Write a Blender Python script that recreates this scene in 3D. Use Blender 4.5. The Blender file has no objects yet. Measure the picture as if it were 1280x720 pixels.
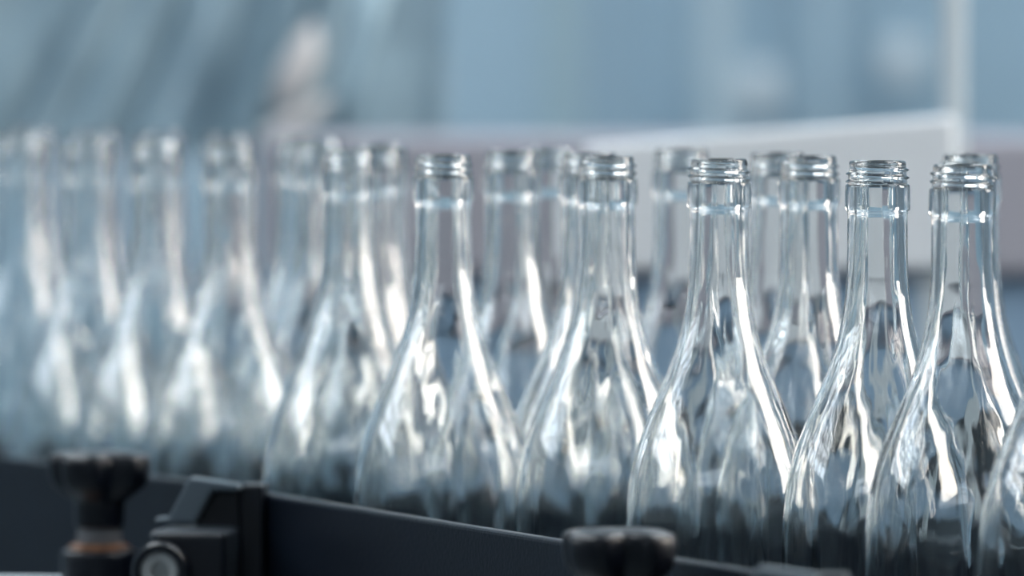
import bpy, bmesh, math, random
from mathutils import Vector, Matrix, noise

C = bpy.context.scene.collection
F = 8910.0            # focal length in pixels of the 1280 px wide frame
HORIZON = 40.0        # image row of the horizon
BELT = 0.9            # height of the conveyor belt above the floor
CAMZ = BELT + 0.359
PITCH = math.atan((360 - HORIZON) / F)
PI = math.pi
rnd = random.Random(7)

# ------------------------------------------------------------------ camera
cam_d = bpy.data.cameras.new('camera')
cam = bpy.data.objects.new('camera', cam_d)
C.objects.link(cam)
cam.location = (0, 0, CAMZ)
cam.rotation_euler = (PI / 2 - PITCH, 0, 0)
cam_d.sensor_width = 36
cam_d.lens = F * 36 / 1280
cam_d.clip_end = 60
cam_d.clip_start = 0.05
cam_d.dof.use_dof = True
cam_d.dof.focus_distance = 3.26
cam_d.dof.aperture_fstop = (cam_d.lens / 1000) / 0.049
bpy.context.scene.camera = cam

def P(x, y, depth):
    """World point seen at pixel (x, y) at distance `depth` along world +Y."""
    dx = (x - 640) / F
    dz = (360 - y) / F
    d = Vector((dx, math.cos(PITCH) + dz * math.sin(PITCH), -math.sin(PITCH) + dz * math.cos(PITCH)))
    d *= depth / d.y
    return Vector((d.x, d.y, CAMZ + d.z))

# ------------------------------------------------------------------ helpers
def tag(o, label=None, cat=None, group=None, kind=None):
    if label: o['label'] = label
    if cat: o['category'] = cat
    if group: o['group'] = group
    if kind: o['kind'] = kind
    return o

def empty(name, loc=(0, 0, 0), rz=0.0):
    o = bpy.data.objects.new(name, None)
    o.empty_display_size = 0.02
    C.objects.link(o)
    o.location = loc
    o.rotation_euler = (0, 0, rz)
    return o

def obj(name, bm, mat, parent=None, smooth=False, bevel=0.0, seg=2):
    me = bpy.data.meshes.new(name)
    bmesh.ops.recalc_face_normals(bm, faces=bm.faces)
    bm.to_mesh(me)
    bm.free()
    me.materials.append(mat)
    if smooth:
        me.shade_smooth()
    o = bpy.data.objects.new(name, me)
    C.objects.link(o)
    if parent: o.parent = parent
    if bevel:
        m = o.modifiers.new('bevel', 'BEVEL')
        m.width = bevel; m.segments = seg; m.limit_method = 'ANGLE'
    return o

def box(bm, lo, hi, M=None):
    vs = []
    for z in (lo[2], hi[2]):
        for x, y in ((lo[0], lo[1]), (hi[0], lo[1]), (hi[0], hi[1]), (lo[0], hi[1])):
            v = Vector((x, y, z))
            vs.append(bm.verts.new(M @ v if M else v))
    for f in ((0, 3, 2, 1), (4, 5, 6, 7), (0, 1, 5, 4), (1, 2, 6, 5), (2, 3, 7, 6), (3, 0, 4, 7)):
        bm.faces.new([vs[i] for i in f])

def lathe(bm, prof, n=48, cx=0, cy=0, closed=False):
    """prof: (r, z) list; r = 0 makes a pole."""
    rings = []
    for r, z in prof:
        if r < 1e-7:
            rings.append([bm.verts.new((cx, cy, z))])
        else:
            rings.append([bm.verts.new((cx + r * math.cos(2 * PI * k / n), cy + r * math.sin(2 * PI * k / n), z)) for k in range(n)])
    seq = list(zip(rings, rings[1:]))
    if closed: seq.append((rings[-1], rings[0]))
    for a, b in seq:
        for k in range(n):
            k2 = (k + 1) % n
            if len(a) == 1 and len(b) == 1: continue
            if len(a) == 1: bm.faces.new((a[0], b[k], b[k2]))
            elif len(b) == 1: bm.faces.new((a[k], b[0], a[k2]))
            else: bm.faces.new((a[k], b[k], b[k2], a[k2]))

def tube(bm, pts, radii, n=16):
    pts = [Vector(p) for p in pts]
    rings = []
    for i, p in enumerate(pts):
        t = (pts[min(i + 1, len(pts) - 1)] - pts[max(i - 1, 0)]).normalized()
        up = Vector((0, 1, 0)) if abs(t.y) < 0.9 else Vector((1, 0, 0))
        a = t.cross(up).normalized(); b = t.cross(a).normalized()
        r = radii[i] if isinstance(radii, (list, tuple)) else radii
        rings.append([bm.verts.new(p + a * r * math.cos(2 * PI * k / n) + b * r * math.sin(2 * PI * k / n)) for k in range(n)])
    for a, b in zip(rings, rings[1:]):
        for k in range(n):
            bm.faces.new((a[k], a[(k + 1) % n], b[(k + 1) % n], b[k]))
    bm.faces.new(rings[0][::-1]); bm.faces.new(rings[-1])

def interp(tab, t):
    """monotone-ish Catmull-Rom interpolation of a (t, v) table"""
    if t <= tab[0][0]: return tab[0][1]
    if t >= tab[-1][0]: return tab[-1][1]
    for i in range(len(tab) - 1):
        if tab[i][0] <= t <= tab[i + 1][0]:
            t0, v0 = tab[i]; t1, v1 = tab[i + 1]
            h = t1 - t0
            s0 = (v1 - v0) / h if i == 0 else (v1 - tab[i - 1][1]) / (t1 - tab[i - 1][0])
            s1 = (v1 - v0) / h if i + 2 >= len(tab) else (tab[i + 2][1] - v0) / (tab[i + 2][0] - t0)
            u = (t - t0) / h
            return (2*u**3 - 3*u*u + 1) * v0 + (u**3 - 2*u*u + u) * h * s0 + (-2*u**3 + 3*u*u) * v1 + (u**3 - u*u) * h * s1

# ------------------------------------------------------------------ materials
def material(name, col, rough=0.5, metal=0.0, spec=0.5, vary=0.0, scale=8.0, bump=0.0, bscale=60.0):
    m = bpy.data.materials.new(name)
    m.use_nodes = True
    nt = m.node_tree
    b = nt.nodes['Principled BSDF']
    b.inputs['Roughness'].default_value = rough
    b.inputs['Metallic'].default_value = metal
    b.inputs['Specular IOR Level'].default_value = spec
    tc = nt.nodes.new('ShaderNodeTexCoord')
    nz = nt.nodes.new('ShaderNodeTexNoise')
    nz.inputs['Scale'].default_value = scale
    nz.inputs['Detail'].default_value = 4
    nt.links.new(tc.outputs['Object'], nz.inputs['Vector'])
    mr = nt.nodes.new('ShaderNodeMix'); mr.data_type = 'RGBA'
    mr.inputs['A'].default_value = (*[c * (1 - vary) for c in col], 1)
    mr.inputs['B'].default_value = (*[min(1, c * (1 + vary)) for c in col], 1)
    nt.links.new(nz.outputs['Fac'], mr.inputs['Factor'])
    nt.links.new(mr.outputs['Result'], b.inputs['Base Color'])
    if bump:
        n2 = nt.nodes.new('ShaderNodeTexNoise'); n2.inputs['Scale'].default_value = bscale
        nt.links.new(tc.outputs['Object'], n2.inputs['Vector'])
        bp = nt.nodes.new('ShaderNodeBump'); bp.inputs['Strength'].default_value = bump
        bp.inputs['Distance'].default_value = 0.002
        nt.links.new(n2.outputs['Fac'], bp.inputs['Height'])
        nt.links.new(bp.outputs['Normal'], b.inputs['Normal'])
    return m

def glass_material():
    m = bpy.data.materials.new('clear_glass')
    m.use_nodes = True
    nt = m.node_tree
    b = nt.nodes['Principled BSDF']
    b.inputs['Base Color'].default_value = (0.972, 0.985, 0.985, 1)
    b.inputs['Roughness'].default_value = 0.0
    b.inputs['IOR'].default_value = 1.5
    b.inputs['Transmission Weight'].default_value = 1.0
    tc = nt.nodes.new('ShaderNodeTexCoord')
    mp = nt.nodes.new('ShaderNodeMapping'); mp.inputs['Scale'].default_value = (95, 95, 16)
    nz = nt.nodes.new('ShaderNodeTexNoise'); nz.inputs['Scale'].default_value = 1.0; nz.inputs['Detail'].default_value = 1.5
    bp = nt.nodes.new('ShaderNodeBump'); bp.inputs['Strength'].default_value = 0.34; bp.inputs['Distance'].default_value = 0.0006
    nt.links.new(tc.outputs['Object'], mp.inputs['Vector'])
    nt.links.new(mp.outputs['Vector'], nz.inputs['Vector'])
    nt.links.new(nz.outputs['Fac'], bp.inputs['Height'])
    nt.links.new(bp.outputs['Normal'], b.inputs['Normal'])
    return m

def emitter(name, col, strength):
    m = bpy.data.materials.new(name)
    m.use_nodes = True
    nt = m.node_tree
    nt.nodes.remove(nt.nodes['Principled BSDF'])
    e = nt.nodes.new('ShaderNodeEmission')
    e.inputs['Color'].default_value = (*col, 1); e.inputs['Strength'].default_value = strength
    nt.links.new(e.outputs[0], nt.nodes['Material Output'].inputs['Surface'])
    return m

M = {
    'glass': glass_material(),
    'rail': material('black_guide_plastic', (0.0050, 0.0085, 0.016), 0.36, spec=0.3, vary=0.25, scale=30, bump=0.1, bscale=400),
    'clamp': material('black_moulded_nylon', (0.0025, 0.0045, 0.010), 0.34, vary=0.2, scale=60, bump=0.15, bscale=900),
    'bracket': material('dark_grey_cast_bracket', (0.030, 0.040, 0.052), 0.38, vary=0.2, scale=50),
    'steel': material('brushed_steel', (0.42, 0.47, 0.50), 0.30, 1.0, vary=0.1, scale=40),
    'nylon': material('off_white_nylon', (0.42, 0.44, 0.44), 0.45, vary=0.05),
    'spacer': material('grey_nylon', (0.14, 0.145, 0.155), 0.45, vary=0.05),
    'flange': material('grey_painted_plate', (0.11, 0.145, 0.175), 0.4, vary=0.1),
    'copper': material('brown_brass', (0.26, 0.12, 0.06), 0.35, 0.6, vary=0.2, scale=60),
    'belt': material('dark_belt_chain', (0.018, 0.026, 0.034), 0.38, vary=0.3, scale=30),
    'frame': material('conveyor_steel', (0.10, 0.13, 0.15), 0.4, 0.8, vary=0.15),
    'wall': material('blue_grey_wall', (0.27, 0.395, 0.49), 0.8, vary=0.14, scale=2.5),
    'side': material('grey_side_wall', (0.16, 0.20, 0.23), 0.8, vary=0.08, scale=1.5),
    'floor': material('grey_concrete_floor', (0.13, 0.16, 0.18), 0.5, vary=0.2, scale=4),
    'ceiling': material('grey_ceiling', (0.32, 0.37, 0.40), 0.9, vary=0.05),
    'white': material('white_enamel_panel', (0.76, 0.81, 0.86), 0.5, vary=0.04, scale=6),
    'mauve': material('mauve_grey_enamel', (0.29, 0.295, 0.345), 0.5, vary=0.05, scale=6),
    'blue': material('blue_enamel', (0.20, 0.31, 0.44), 0.5, vary=0.12, scale=9),
    'post': material('pale_painted_post', (0.52, 0.60, 0.65), 0.45, vary=0.05),
    'film': material('milky_plastic_film', (0.235, 0.345, 0.415), 0.33, vary=0.1, scale=5, spec=0.6),
    'highlight': material('film_highlight', (0.50, 0.50, 0.51), 0.35, vary=0.05),  # paler than the film: carries the sheet's highlights as colour
    'win': material('white_window_frame', (0.55, 0.58, 0.60), 0.5),
    'faint': material('pale_blue_pipe', (0.36, 0.48, 0.56), 0.5, vary=0.05),
    'wallpipe': material('mid_blue_pipe', (0.21, 0.33, 0.43), 0.5, vary=0.05),
    'pipe': material('light_grey_pipe', (0.27, 0.40, 0.48), 0.4, vary=0.05),
}

# ------------------------------------------------------------------ the room
X0, X1, Y0, Y1, H = -3.4, 2.4, -1.6, 7.2, 3.6
def wall_with_holes(name, axis, pos, thick, a0, a1, holes, mat):
    """wall in the plane axis=pos, spanning a0..a1 and 0..H with rectangular openings (b0, b1, z0, z1)"""
    bm = bmesh.new()
    def put(b0, b1, z0, z1):
        if axis == 'x': box(bm, (min(pos, pos + thick), b0, z0), (max(pos, pos + thick), b1, z1))
        else: box(bm, (b0, min(pos, pos + thick), z0), (b1, max(pos, pos + thick), z1))
    cur = a0
    for b0, b1, z0, z1 in sorted(holes):
        put(cur, b0, 0, H); put(b0, b1, 0, z0); put(b0, b1, z1, H); cur = b1
    put(cur, a1, 0, H)
    return tag(obj(name, bm, mat), kind='structure')

WR = [(1.3, 2.4, 2.0, 3.2), (3.25, 4.25, 1.3, 3.3)]          # windows in the right wall (y0, y1, z0, z1)
WL = [(2.6, 5.2, 2.1, 3.3)]                          # window in the left wall
WFILL = [(-3.0, 0.5, 2.5, 3.4)]                          # unseen window added behind the camera for front fill
wall_with_holes('wall_right', 'x', X1, 0.15, Y0, Y1, WR, M['side'])
wall_with_holes('wall_left', 'x', X0, -0.15, Y0, Y1, WL, M['side'])
wall_with_holes('wall_front', 'y', Y0, -0.15, X0, X1, WFILL, M['side'])
wall_with_holes('wall_back', 'y', Y1, 0.15, X0, X1, [], M['wall'])
bm = bmesh.new(); box(bm, (X0 - .2, Y0 - .2, -0.1), (X1 + .2, Y1 + .2, 0)); tag(obj('floor', bm, M['floor']), kind='structure')
bm = bmesh.new(); box(bm, (X0 - .2, Y0 - .2, H), (X1 + .2, Y1 + .2, H + .1)); tag(obj('ceiling', bm, M['ceiling']), kind='structure')

def window(n, axis, pos, b0, b1, z0, z1, nb, nz, w=0.035):
    bm = bmesh.new()
    def bar(c0, c1, za, zb):
        if axis == 'x': box(bm, (pos - 0.03, c0, za), (pos + 0.03, c1, zb))
        else: box(bm, (c0, pos - 0.03, za), (c1, pos + 0.03, zb))
    for i in range(nb + 1):
        c = b0 + (b1 - b0) * i / nb
        bar(max(b0, c - w), min(b1, c + w), z0, z1)
    for j in range(nz + 1):
        z = z0 + (z1 - z0) * j / nz
        bar(b0, b1, max(z0, z - w), min(z1, z + w))
    tag(obj('window_%d' % n, bm, M['win']), kind='structure')

def daylight(name, loc, rot, sx, sy, power, col):
    l = bpy.data.lights.new(name, 'AREA'); l.shape = 'RECTANGLE'
    l.size = sx; l.size_y = sy; l.energy = power; l.color = col
    o = bpy.data.objects.new(name, l); C.objects.link(o)
    o.location = loc; o.rotation_euler = rot
    return o

WARM = (1.0, 0.89, 0.78); COOL = (0.88, 0.95, 1.0)
for i, (b0, b1, z0, z1) in enumerate(WR):
    window(i + 1, 'x', X1 + .075, b0, b1, z0, z1, 1 if i else 5, 1 if i else 4, 0.02)
    daylight('daylight_right', (X1 + .3, (b0 + b1) / 2, (z0 + z1) / 2), (0, PI / 2, 0), z1 - z0, b1 - b0, [22, 74][i], WARM)
for b0, b1, z0, z1 in WL:
    window(3, 'x', X0 - .075, b0, b1, z0, z1, 6, 4)
    daylight('daylight_left', (X0 - .3, (b0 + b1) / 2, (z0 + z1) / 2), (0, -PI / 2, 0), z1 - z0, b1 - b0, 48, COOL)
for b0, b1, z0, z1 in WFILL:  # added front fill, framed as a window
    window(4, 'y', Y0 - .075, b0, b1, z0, z1, 3, 2)
    daylight('fill_front', ((b0 + b1) / 2, Y0 - .3, (z0 + z1) / 2), (PI / 2, 0, 0), b1 - b0, z1 - z0, 16, COOL)

# unseen ceiling panels added to brighten the background
GL = emitter('fill_emitter', (0.90, 0.96, 1.0), 7.5)
for lx, ly in ((-1.5, 3.2), (1.5, 3.2), (-1.2, 5.9), (1.1, 5.9)):
    root = empty('ceiling_fill', (lx, ly, H))
    side = 'left' if lx < 0 else 'right'
    where = {3.2: 'above the conveyor', 5.9: 'by the back wall'}[ly]
    tag(root, 'added ceiling fill panel %s, on the %s' % (where, side), 'ceiling light', 'added ceiling fill panels')
    bm = bmesh.new(); box(bm, (-.47, -.92, -.05), (.47, .92, 0)); obj('housing', bm, M['win'], root)
    bm = bmesh.new(); box(bm, (-.43, -.88, -.058), (.43, .88, -.051)); obj('diffuser', bm, GL, root)

# ------------------------------------------------------------------ glass bottle
TOP = 0.300
OUT = [(24.6, 13.75), (30, 13.8), (40, 13.85), (50, 14.05), (56, 14.35), (65.3, 15.2), (74.6, 16.7), (82, 18.4), (89.6, 20.6), (97, 23.2),
       (104.5, 26.2), (112, 29.4), (119.4, 32.6), (127.6, 35.8), (136.2, 38.6), (145.5, 41.0), (154.9, 42.6),
       (164.2, 43.4), (175.4, 43.75), (190, 43.8), (230, 43.8), (270, 43.8), (290, 43.5)]
INN = [(0, 9.6), (20, 9.6), (40, 10.1), (56, 10.9), (65, 12.0), (74.6, 13.6), (82, 15.4), (89.6, 17.8), (97, 20.4),
       (104.5, 23.5), (112, 26.7), (119.4, 29.8), (127.6, 33.0), (136.2, 35.8), (145.5, 38.2), (154.9, 39.9),
       (164.2, 40.8), (175.4, 41.2), (200, 41.3), (270, 41.2), (284, 39.5)]

def bottle_mesh():
    n = 128
    bm = bmesh.new()
    rows = []                                   # (depth below lip in mm, radius fn)
    prof = []                                   # (depth, radius, kind)
    # inside, from base centre up to the lip
    base_in = [(272, 0.0), (273, 6), (276, 13), (281, 21), (286, 29), (289.5, 34), (290.5, 37), (288.5, 39.2), (284, 40.6), (276, 41.15)]
    for d, r in base_in: prof.append((d, r, 'i'))
    d = 268
    while d > 2:
        prof.append((d, interp(INN, d), 'i'))
        d -= 2.6
    prof += [(1.6, 9.6, 'l'), (0.5, 10.1, 'l'), (0.0, 10.9, 'l'), (0.0, 11.9, 'l'), (0.2, 12.55, 'l'), (0.7, 12.95, 'l'), (1.1, 13.08, 'l')]
    # thread zone
    d = 1.5
    while d < 10.6:
        prof.append((d, 13.1 + 0.055 * (d - 1.5), 't')); d += 0.26
    # collar, undercut
    prof += [(10.7, 13.6, 'l'), (10.9, 14.3, 'l'), (11.3, 14.75, 'l'), (12.2, 14.82, 'l'), (14, 14.9, 'l'), (17, 14.97, 'l'), (20, 15.0, 'l'), (21.8, 15.0, 'l'), (22.5, 14.9, 'l'),
             (22.9, 14.55, 'l'), (23.1, 14.15, 'l'), (23.5, 13.95, 'l'), (23.9, 14.1, 'l'), (24.3, 13.95, 'l'), (24.8, 13.8, 'l')]
    d = 26
    while d < 289:
        prof.append((d, interp(OUT, d), 'o')); d += 2.6
    prof += [(292, 43.2, 'l'), (295.5, 42.0, 'l'), (298.2, 39.8, 'l'), (299.6, 37, 'l'), (300, 34.5, 'l'), (299.4, 32, 'l'), (296, 28.5, 'l'), (290, 22, 'l'), (284, 13, 'l'), (281, 6, 'l'), (280, 0, 'l')]
    rings = []
    for d, r, kind in prof:
        if r == 0:
            rings.append([bm.verts.new((0, 0, TOP - d / 1000))]); continue
        ring = []
        for k in range(n):
            a = 2 * PI * k / n
            rr = r
            if kind == 't':
                # screw thread: two turns, fading in and out
                turn = a / (2 * PI)
                bump = 0
                for t in (-1, 0, 1, 2):
                    tt = turn + t
                    if -0.1 < tt < 2.15:
                        c = 3.0 + 3.85 * tt * 0.94
                        fade = max(0, min(1, (tt + 0.1) / 0.15, (2.15 - tt) / 0.15))
                        x = (d - c) / 0.95
                        if abs(x) < 1: bump = max(bump, fade * (0.5 + 0.5 * math.cos(PI * x)) ** 0.8)
                rr = r + 1.25 * bump
            elif kind == 'i' and d > 20:
                amp = 0.42 * min(1, (d - 20) / 60)
                v = Vector((math.cos(a) * 1.7, math.sin(a) * 1.7, d / 42.0))
                rr = r + amp * noise.noise(v) + 0.35 * amp * noise.noise(v * 2.7)
            elif kind == 'o':
                amp = 0.07
                rr = r + amp * noise.noise(Vector((math.cos(a) * 1.6 + 9, math.sin(a) * 1.6, d / 35.0)))
            ring.append(bm.verts.new((rr / 1000 * math.cos(a), rr / 1000 * math.sin(a), TOP - d / 1000)))
        rings.append(ring)
    for a, b in zip(rings, rings[1:]):
        for k in range(n):
            k2 = (k + 1) % n
            if len(a) == 1: bm.faces.new((a[0], b[k], b[k2]))
            elif len(b) == 1: bm.faces.new((a[k], b[0], a[k2]))
            else: bm.faces.new((a[k], b[k], b[k2], a[k2]))
    bmesh.ops.recalc_face_normals(bm, faces=bm.faces)
    me = bpy.data.meshes.new('glass_bottle')
    bm.to_mesh(me); bm.free()
    me.materials.append(M['glass'])
    me.shade_smooth()
    return me

bottle_me = bottle_mesh()
G = 'empty clear glass screw-neck bottles on the conveyor'
bottles = [
    # x of the neck in the photo, distance, label
    (1348, 3.113, 'clear glass bottle cut by the right frame edge, only its shoulder showing at bottom right'),
    (1203, 3.189, 'clear glass bottle with sharp neck at far right, standing in front of another neck'),
    (1097, 3.272, 'sharp clear glass bottle standing alone, second neck from the right in the front row'),
    (899, 3.325, 'sharpest clear glass bottle, neck right of centre, just behind the right black knob'),
    (758, 3.398, 'clear glass bottle directly above the right black knob, a blurred neck doubled on its left'),
    (554, 3.440, 'slightly blurred clear glass bottle left of centre, its wide shoulder crossing the long rail'),
    (436, 3.607, 'blurred clear glass bottle next left of the centre one, above the joined rail'),
    (287, 3.819, 'blurred clear glass bottle right above the angled rail bracket, nearest of the left four'),
    (195, 3.899, 'blurred clear glass bottle right of the left black knob, second of the left four'),
    (110, 3.978, 'blurred clear glass bottle right behind the left black knob, third of the left four'),
    (26, 4.056, 'very blurred clear glass bottle at the left frame edge, last of the left four'),
    (1213, 3.448, 'clear glass bottle peeking out behind the far right front neck, its lip slightly higher'),
    (1011, 3.403, 'slightly soft clear glass bottle between the two sharp ones, in the second row'),
    (972, 3.492, 'soft clear glass bottle overlapped on its right by a second row neck'),
    (852, 3.601, 'soft clear glass bottle with one round glint on its lip, left of the sharpest bottle'),
    (737, 3.494, 'clear glass bottle hidden behind the one above the right knob, neck showing on its left'),
    (640, 3.574, 'blurred clear glass bottle standing apart at image centre between two front bottles'),
    (687, 3.661, 'blurred clear glass bottle just right of the centre one, round glint on its lip'),
    (471, 3.696, 'blurred clear glass bottle overlapped between two front necks left of centre'),
    (477, 3.785, 'blurred clear glass bottle farther back left of centre, its lip above its neighbour'),
    (398, 3.895, 'blurred clear glass bottle half hidden by the front neck above the joined rail'),
    (375, 3.984, 'blurred clear glass bottle at the right of the bright gap, farther back'),
    (284, 4.062, 'blurred clear glass bottle hidden behind the neck above the angled bracket'),
    (203, 4.146, 'faint blurred bottle behind the second neck of the left four'),
    (122, 4.230, 'faint blurred bottle behind the third neck of the left four'),
    (42, 4.314, 'faint blurred bottle behind the neck at the left frame edge'),
]
for i, (x, dep, lab) in enumerate(bottles):
    o = bpy.data.objects.new('glass_bottle', bottle_me)
    C.objects.link(o)
    o.location = ((x - 640) / F * dep, dep, BELT)
    o.rotation_euler = (0, 0, rnd.uniform(0, 2 * PI))
    tag(o, lab, 'bottle', G)

# ------------------------------------------------------------------ conveyor
A0 = Vector((0.1065, 3.061, 0)); DIR = Vector((-0.4061, 0.9138, 0)); NRM = Vector((0.9138, 0.4061, 0))
ANG = math.atan2(DIR.y, DIR.x)
croot = empty('conveyor', (A0.x, A0.y, 0), ANG)     # local +x along the line, local -y across to the back
tag(croot, 'dark bottling conveyor running diagonally away under the glass bottles', 'conveyor')
L0, L1 = -0.9, 1.48
# across the belt is local -y (to the right and back)
bm = bmesh.new()
p = L0
while p < L1:
    box(bm, (p, -0.345, BELT - 0.006), (p + 0.036, 0.002, BELT)); p += 0.038
obj('chain_belt', bm, M['belt'], croot, bevel=0.001)
bm = bmesh.new(); box(bm, (L0, -0.34, BELT - 0.03), (L1, 0.0, BELT - 0.008)); obj('bed', bm, M['frame'], croot)
for s in (0.004, -0.375):
    bm = bmesh.new(); box(bm, (L0, s, BELT - 0.14), (L1, s + 0.016, BELT - 0.004)); obj('side_frame', bm, M['frame'], croot, bevel=0.002)
for lx in (-0.6, 1.4):
    for s in (0.002, -0.369):
        bm = bmesh.new(); box(bm, (lx, s, 0), (lx + 0.04, s + 0.022, BELT - 0.1)); obj('leg', bm, M['frame'], croot)

# guide rails: flat black bars on edge
RZ = CAMZ - 615 / 2.7 / 1000        # top of the rail
def rail(pa, pb, zt, h, t, mat, label):
    """bar whose front top edge runs from pa to pb (world xy)"""
    pa = Vector(pa); pb = Vector(pb)
    ln = (pb - pa).length
    r = empty('guide_rail', (pa.x, pa.y, zt - h), math.atan2(pb.y - pa.y, pb.x - pa.x))
    tag(r, label, 'guide rail')
    bm = bmesh.new(); box(bm, (0, -t, 0), (ln, 0, h))
    obj('bar', bm, mat, r, bevel=0.0022, seg=3)
    k = 0.09
    while k < ln:
        bm = bmesh.new(); tube(bm, [(k, 0, h * .35), (k, 0.004, h * .35)], 0.006, 14); k += 0.26
        obj('bolt_head', bm, M['clamp'], r)
    return r
def rp(x, y):
    dep = 3.3 / ((y - HORIZON) / 615)
    return ((x - 640) / F * dep, dep)
r1 = rail(rp(1330, 777), rp(322, 616), RZ, 0.085, 0.007, M['rail'], 'long black guide rail in front of the right-hand bottles, between the two clamps')
r2 = rail(rp(318, 613), rp(-110, 556), RZ, 0.085, 0.007, M['rail'], 'black guide rail at the far left behind the left knob')
# rear guide rail
q0 = A0 + NRM * 0.335 - DIR * 0.7; q1 = A0 + NRM * 0.335 + DIR * 1.44
rail((q0.x, q0.y), (q1.x, q1.y), BELT + 0.110, 0.075, 0.009, M['rail'], 'dark rear guide rail seen through the glass behind the bottles')

# ------------------------------------------------------------------ star knobs with clamp
def star_profile(a, r, lobes=4, depth=0.28, ph=0.0):
    c = math.cos(lobes * (a - ph))
    return r * (1 - depth * (0.5 - 0.5 * c) ** 2.6)
def knob_bm(R=0.0265, ph=0.0):
    bm = bmesh.new()
    n = 100
    # z measured from bottom of hub: hub 14 mm, flare, head 20 mm
    prof = [(0.0, .0115, 0), (0.0, .0123, 0), (.002, .0128, 0), (.011, .0128, 0), (.0135, .0140, .25), (.0165, .0185, .65), (.0195, .0225, .95),
            (.023, .0252, 1), (.029, .0264, 1), (.0335, .0266, 1), (.0357, .0260, 1), (.0368, .0245, .95), (.0376, .0205, .85), (.0383, .013, .5), (.0386, .006, .2)]
    rings = []
    for z, r, w in prof:
        r = r * R / 0.0265 if w > 0.3 else r
        rings.append([bm.verts.new((star_profile(2*PI*k/n, r, 4, .30 * w, ph) * math.cos(2*PI*k/n), star_profile(2*PI*k/n, r, 4, .30 * w, ph) * math.sin(2*PI*k/n), z)) for k in range(n)])
    for a, b in zip(rings, rings[1:]):
        for k in range(n): bm.faces.new((a[k], b[k], b[(k+1) % n], a[(k+1) % n]))
    bm.faces.new(rings[0]); bm.faces.new(rings[-1][::-1])
    return bm

def clamp(x, ytop, dep, ph, label, bar_dir):
    top = P(x, ytop, dep)
    root = empty('clamp', (top.x, top.y, top.z - 0.0386 - 0.11), 0)
    z = 0.11
    obj('star_knob', knob_bm(ph=ph), M['clamp'], root, smooth=True).location = (0, 0, z)
    bm = bmesh.new(); lathe(bm, [(0, z - .0085), (.0108, z - .0085), (.0112, z - .008), (.0112, z - .0005), (.0108, z), (0, z)], 40)
    tag(obj('spacer', bm, M['spacer'], root, smooth=False), 'pale nylon spacer under the knob')
    bm = bmesh.new(); lathe(bm, [(0, z - .0115), (.0150, z - .0115), (.0155, z - .0110), (.0152, z - .0095), (.0120, z - .0085), (0, z - .0085)], 40)
    tag(obj('washer', bm, M['copper'], root), 'brown metal washer')
    bm = bmesh.new(); lathe(bm, [(0, z - .07), (.0185, z - .07), (.0193, z - .069), (.0195, z - .0155), (.0195, z - .0135), (.0188, z - .0120), (.0172, z - .0115), (0, z - .0115)], 56)
    obj('clamp_body', bm, M['clamp'], root)
    # horizontal steel bar through the clamp towards the conveyor frame
    bm = bmesh.new()
    d = Vector((DIR.x, DIR.y, 0))
    tube(bm, [(-.10 * bar_dir.x, -.10 * bar_dir.y, z - .031), (.034 * bar_dir.x, .034 * bar_dir.y, z - .031)], .0058, 20)
    obj('support_bar', bm, M['steel'], root, smooth=False)
    # post down to the side frame
    bm = bmesh.new(); tube(bm, [(0, 0, -.09), (0, 0, z - .069)], .008, 20)
    obj('post', bm, M['steel'], root)
    # arm from the post to the conveyor side frame
    ga = math.atan2(NRM.y, NRM.x)
    reach = -((Vector((top.x, top.y, 0)) - A0).dot(NRM)) - 0.020
    bm = bmesh.new(); box(bm, (0, -.012, -.088), (reach, .012, -.074), Matrix.Rotation(ga, 4, 'Z')); obj('mounting_arm', bm, M['steel'], root, bevel=.001)
    tag(root, label, 'clamp', 'rail clamps with star knobs')
    return root
clamp(124, 563, 3.60, -0.37, 'black star knob on a clamp at the left, with a pale spacer under it', Vector((1, -0.12, 0)))
clamp(774, 660, 3.05, -0.646, 'black star knob at bottom centre, only its head in the frame', Vector((1, -0.12, 0)))

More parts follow.
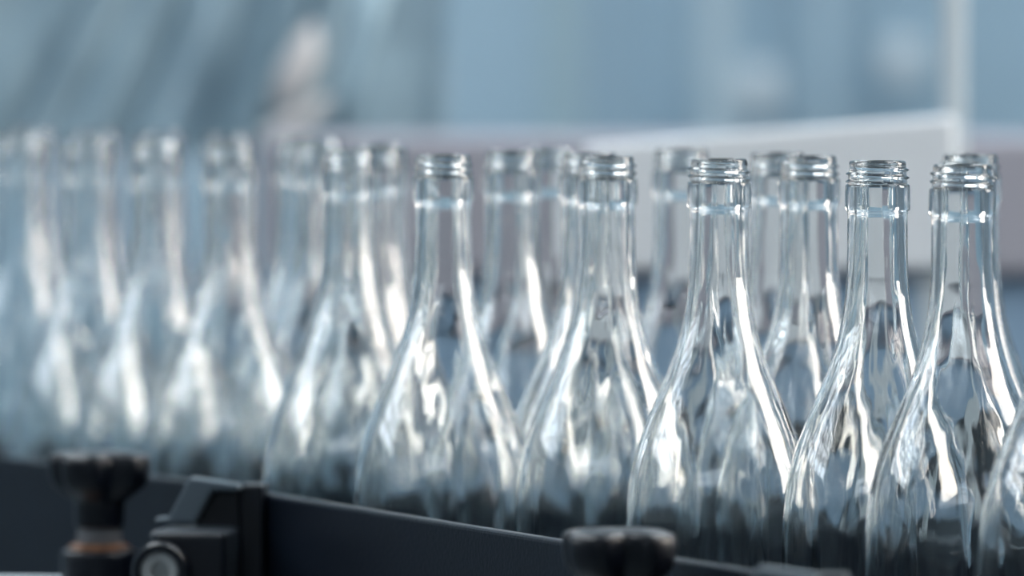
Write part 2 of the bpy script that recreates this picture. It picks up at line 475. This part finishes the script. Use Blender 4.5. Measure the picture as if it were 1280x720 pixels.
# ------------------------------------------------------------------ angled brackets where the rails join
def bracket(x, y, dep, label):
    """x,y pixel of the upper right corner at the vertical post"""
    c = P(x, y, dep)
    root = empty('rail_bracket', (c.x, c.y, c.z - .09), math.radians(-8))
    u = 3.515 / F                                # metres per photo pixel at the left bracket
    h = .09
    def Q(px, py, yy=0.0): return Vector((px * u, yy, h - py * u))
    # upright
    bm = bmesh.new(); box(bm, (-.0050, -.006, 0), (.0075, .012, h)); obj('upright', bm, M['clamp'], root, bevel=.0015)
    # sloping flange: a plate leaning down to the left
    bm = bmesh.new()
    outline = [(-69, -10), (-7, -2), (-7, 6), (-41, 6), (-63, 46), (-113, 46), (-113, 41), (-96, 40)]
    f = [bm.verts.new(Q(a, b, -.006)) for a, b in outline]; g = [bm.verts.new(Q(a, b, -.018)) for a, b in outline]
    bm.faces.new(f); bm.faces.new(g[::-1])
    for i in range(len(f)): bm.faces.new((f[i], g[i], g[(i+1) % len(f)], f[(i+1) % len(f)]))
    tag(obj('flange', bm, M['flange'], root, bevel=.001), 'dark grey sloping flange')
    # web behind the flange
    bm = bmesh.new()
    outline = [(-40, 6), (-12, 4), (-12, 52), (-66, 50)]
    f = [bm.verts.new(Q(a, b, -.004)) for a, b in outline]; g = [bm.verts.new(Q(a, b, -.009)) for a, b in outline]
    bm.faces.new(f); bm.faces.new(g[::-1])
    for i in range(4): bm.faces.new((f[i], g[i], g[(i+1) % 4], f[(i+1) % 4]))
    obj('web', bm, M['clamp'], root)
    # block
    bm = bmesh.new(); b0 = Q(-110, 130); b1 = Q(-12, 53)
    b0.z = max(b0.z, 0.001)
    box(bm, (b0.x, -.040, b0.z), (b1.x, -.001, b1.z)); obj('block', bm, M['bracket'], root, bevel=.003, seg=3)
    # ring boss with pale bore
    cx, cz = -90 * u, h - 100 * u
    bm = bmesh.new()
    n = 48
    def ring(r, yy): return [bm.verts.new((cx + r * math.cos(2*PI*k/n), yy, cz + r * math.sin(2*PI*k/n))) for k in range(n)]
    rr = [ring(.0098, -.052), ring(.0098, -.055), ring(.0130, -.055), ring(.0140, -.053), ring(.0145, -.005)]
    for a, b in zip(rr, rr[1:]):
        for k in range(n): bm.faces.new((a[k], b[k], b[(k+1) % n], a[(k+1) % n]))
    bm.faces.new(rr[-1])
    obj('boss', bm, M['clamp'], root)
    bm = bmesh.new()
    rr = [ring(.0040, -.0500), ring(.0045, -.0535), ring(.0085, -.0538), ring(.0097, -.0528), ring(.0097, -.010)]
    for a, b in zip(rr, rr[1:]):
        for k in range(n): bm.faces.new((a[k], b[k], b[(k+1) % n], a[(k+1) % n]))
    bm.faces.new(rr[0]); bm.faces.new(rr[-1])
    tag(obj('bushing', bm, M['nylon'], root), 'pale round bushing')
    # arm to the boss
    bm = bmesh.new(); box(bm, (cx - .003, -.046, cz - .006), (-12 * u, -.012, h - 55 * u)); obj('arm', bm, M['clamp'], root, bevel=.002)
    tag(root, label, 'bracket', 'rail brackets')
    return root
bracket(313, 605, 3.515, 'black rail bracket with a sloping flange and round pale bushing, right of the left knob')
bracket(1036, 718, 2.89, 'dark bracket at the bottom edge, right of the bottom centre knob')

# ------------------------------------------------------------------ background machine
def slab(name, pix, dep, thick, mat, label=None, cat=None, parent=None, bevel=.004):
    """polygonal upright plate with outline given in photo pixels at the distance dep, real thickness"""
    bm = bmesh.new()
    f = [bm.verts.new(P(x, y, dep)) for x, y in pix]
    g = [bm.verts.new(v.co + Vector((0, thick, 0))) for v in f]
    bm.faces.new(f); bm.faces.new(g[::-1])
    k = len(f)
    for i in range(k): bm.faces.new((f[i], g[i], g[(i+1) % k], f[(i+1) % k]))
    o = obj(name, bm, mat, parent, bevel=bevel)
    if label: tag(o, label, cat)
    return o

mroot = empty('machine_cabinet', (0.05, 4.75, 0))
tag(mroot, 'blurred machine cabinet behind the bottles, mauve grey above and blue below', 'machine')
def cab(name, lo, hi, mat, lab=None):
    bm = bmesh.new(); box(bm, lo, hi)
    for v in bm.verts: v.co -= Vector((0.05, 4.75, 0))
    o = obj(name, bm, mat, mroot, bevel=.006)
    if lab: o['label'] = lab
def zat(y, dep): return P(640, y, dep).z
def xat(x, dep): return (x - 640) / F * dep
D1 = 4.6
cab('upper_panel', (xat(322, D1), D1, zat(345, D1)), (xat(1700, D1), D1 + .2, zat(172, D1)), M['mauve'], 'mauve grey panel')
cab('lower_panel', (xat(322, D1), D1 + .012, zat(562, D1)), (xat(1700, D1), D1 + .2, zat(345, D1)), M['blue'], 'blue panel')
cab('plinth', (xat(335, D1), D1 + .03, 0.0), (xat(1690, D1), D1 + .2, zat(562, D1)), M['bracket'])

broot = empty('dark_backing', (xat(40, 4.7), 4.7, 0))  # added dark slab that deepens the tone behind the lower left glass
tag(broot, 'dark low slab added at the left to darken what shows through the bottles', 'machine')
bm = bmesh.new(); box(bm, (xat(-330, 4.7), 4.7, 0.05), (xat(318, 4.7), 4.95, zat(538, 4.7)))
for v in bm.verts: v.co -= Vector((xat(40, 4.7), 4.7, 0))
obj('housing', bm, M['bracket'], broot, bevel=.006)
for fx in (-300, 280):
    for fy in (4.73, 4.9):
        bm = bmesh.new(); lathe(bm, [(0, 0), (.02, 0), (.02, .012), (.008, .02), (.008, .05), (0, .05)], 20, xat(fx, 4.7) - xat(40, 4.7), fy - 4.7)
        obj('foot', bm, M['steel'], broot)

gr = empty('guard_panel', (xat(960, 4.15), 4.15, 0))
tag(gr, 'blurred white sheet panel with a slanted top edge behind the right-hand bottles', 'panel')
def rel(o, root):
    o.parent = root; o.matrix_parent_inverse = Matrix.Translation(-Vector(root.location)); return o
rel(slab('sheet', [(730, 181), (1196, 144), (1196, 338), (730, 338)], 4.15, .006, M['white']), gr)
bm = bmesh.new(); box(bm, (xat(735, 4.16), 4.157, 0), (xat(735, 4.16) + .02, 4.177, zat(338, 4.15))); rel(obj('leg', bm, M['post']), gr)
bm = bmesh.new(); box(bm, (xat(1150, 4.16), 4.157, 0), (xat(1150, 4.16) + .02, 4.177, zat(300, 4.15))); rel(obj('leg', bm, M['post']), gr)

def upright(x, w, dep, y0, y1, label, mat=M['post']):
    bm = bmesh.new()
    a = xat(x - w / 2, dep); b = xat(x + w / 2, dep)
    z1 = zat(y0, dep); z0 = 0 if y1 is None else zat(y1, dep)
    box(bm, (a, dep, z0), (b, dep + (b - a), z1))
    return tag(obj('steel_post', bm, mat, bevel=.003), label, 'post')
upright(1192, 30, 4.30, -600, None, 'pale vertical post at the right end of the white sheet panel')
tag(upright(700, 60, 5.7, -700, None, 'soft pale vertical post left of the white panel, far behind', M['pipe']), group=None)
upright(895, 34, 6.2, -700, None, 'faint pale post added as a bright band above the middle of the white panel, far behind', M['faint'])  # added for a soft bright band on the wall
# pipes and boxes added to give the far wall soft bright patches
def patch_pipe(x, w, dep, label, mat, box_rows=None):
    root = empty('patch_pipe', (xat(x, dep), dep, 0))
    tag(root, label, 'pipe')
    bm = bmesh.new(); tube(bm, [(0, 0, 0), (0, 0, H)], w / 2 * dep / F, 20)
    obj('pipe', bm, mat, root)
    if box_rows:
        z1, z0 = zat(box_rows[0], dep), zat(box_rows[1], dep)
        bm = bmesh.new(); box(bm, (-.019, -.03, z0), (.019, .03, z1)); b = obj('patch_box', bm, M['post'], root, bevel=.005)
        bm = bmesh.new(); box(bm, (-.015, -.036, z0 + .005), (.015, -.03, z1 - .005)); obj('cover', bm, M['post'], b, bevel=.002)
patch_pipe(947, 14, 7.12, 'blurred thin pipe and pale box added as a bright patch on the blue wall above the white panel', M['wall'], (84, 140))
patch_pipe(1127, 14, 7.12, 'blurred thin pipe and pale box added as a bright patch left of the right-hand post', M['wall'], (50, 100))
patch_pipe(815, 22, 7.12, 'blurred darker pipe added as a soft dark band on the blue wall above the start of the white panel', M['wallpipe'])
patch_pipe(1035, 22, 7.12, 'blurred pale pipe added as a bright band on the blue wall above the right part of the white panel', M['faint'])

# ------------------------------------------------------------------ draped plastic film, upper left
proot = empty('plastic_sheet', (xat(250, 4.9), 4.9, zat(190, 4.9)))
tag(proot, 'blurred milky plastic sheet hanging in slanted folds at upper left', 'plastic sheet')
bm = bmesh.new()
nx, ny = 220, 50
grid = []
for j in range(ny + 1):
    row = []
    for i in range(nx + 1):
        px = -180 + 740 * i / nx; py = -160 + 345 * j / ny
        # folds lean: they fan out from low left to high right
        s = (px - 60 - 0.5 * (175 - py)) / (1.0 - 0.0007 * (175 - py))
        amp = 0.0065
        amp *= 1 - 0.75 * max(0, min(1, (px - 380) / 60))
        w = math.sin(s / 13.5 + 1.3 * math.sin(s / 47)) + 0.5 * math.sin(s / 7.3 + 2)
        dep = 4.9 + amp * w * min(1, 0.35 + (s + 150) / 500) + 0.006 * noise.noise(Vector((px / 90, py / 120, 0)))
        row.append(bm.verts.new(P(px, py, dep)))
    grid.append(row)
for j in range(ny):
    for i in range(nx):
        bm.faces.new((grid[j][i], grid[j+1][i], grid[j+1][i+1], grid[j][i+1]))
o = rel(obj('sheet', bm, M['film'], smooth=True), proot)
sm = o.modifiers.new('thickness', 'SOLIDIFY'); sm.thickness = 0.0015
rodz = P(0, -160, 4.9).z
bm = bmesh.new(); tube(bm, [(xat(-200, 4.9), 4.9, rodz), (xat(580, 4.9), 4.9, rodz)], .008, 20); rel(obj('hanging_rod', bm, M['steel']), proot)
for hx in (-150, 540):
    bm = bmesh.new(); tube(bm, [(xat(hx, 4.9), 4.9, rodz), (xat(hx, 4.9), 4.9, H)], .004, 12); rel(obj('hanger', bm, M['steel']), proot)
bm = bmesh.new()  # pale tubes whose colour imitates highlights on the plastic
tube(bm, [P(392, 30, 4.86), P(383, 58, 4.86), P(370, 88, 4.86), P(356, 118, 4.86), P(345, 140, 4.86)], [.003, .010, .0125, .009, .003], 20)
tag(rel(obj('highlight', bm, M['highlight'], smooth=True), proot), 'pale bulge coloured as a highlight on the sheet')
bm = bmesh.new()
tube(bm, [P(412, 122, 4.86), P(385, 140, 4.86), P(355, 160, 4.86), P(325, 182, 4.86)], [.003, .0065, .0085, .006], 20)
tag(rel(obj('highlight', bm, M['highlight'], smooth=True), proot), 'pale strip coloured as a bright streak at the foot of the sheet')
bm = bmesh.new()
tube(bm, [P(478, -40, 4.86), P(455, 40, 4.86), P(438, 100, 4.86), P(425, 170, 4.86)], [.010, .009, .008, .007], 20)
tag(rel(obj('rolled_edge', bm, M['pipe'], smooth=True), proot), 'pale rolled edge of the sheet')

# ------------------------------------------------------------------ world and render look
w = bpy.data.worlds.new('world'); bpy.context.scene.world = w
w.use_nodes = True
bg = w.node_tree.nodes['Background']
bg.inputs['Color'].default_value = (0.55, 0.75, 0.95, 1); bg.inputs['Strength'].default_value = 0.6
sc = bpy.context.scene
sc.view_settings.view_transform = 'Standard'
sc.view_settings.look = 'None'
sc.view_settings.exposure = 0.47
sc.view_settings.gamma = 1.0
sc.view_settings.use_curve_mapping = False
cy = sc.cycles
cy.max_bounces = 40; cy.transmission_bounces = 36; cy.glossy_bounces = 12; cy.diffuse_bounces = 3
cy.transparent_max_bounces = 16
cy.sample_clamp_indirect = 12.0
cy.use_denoising = True
cy.caustics_reflective = True; cy.caustics_refractive = True
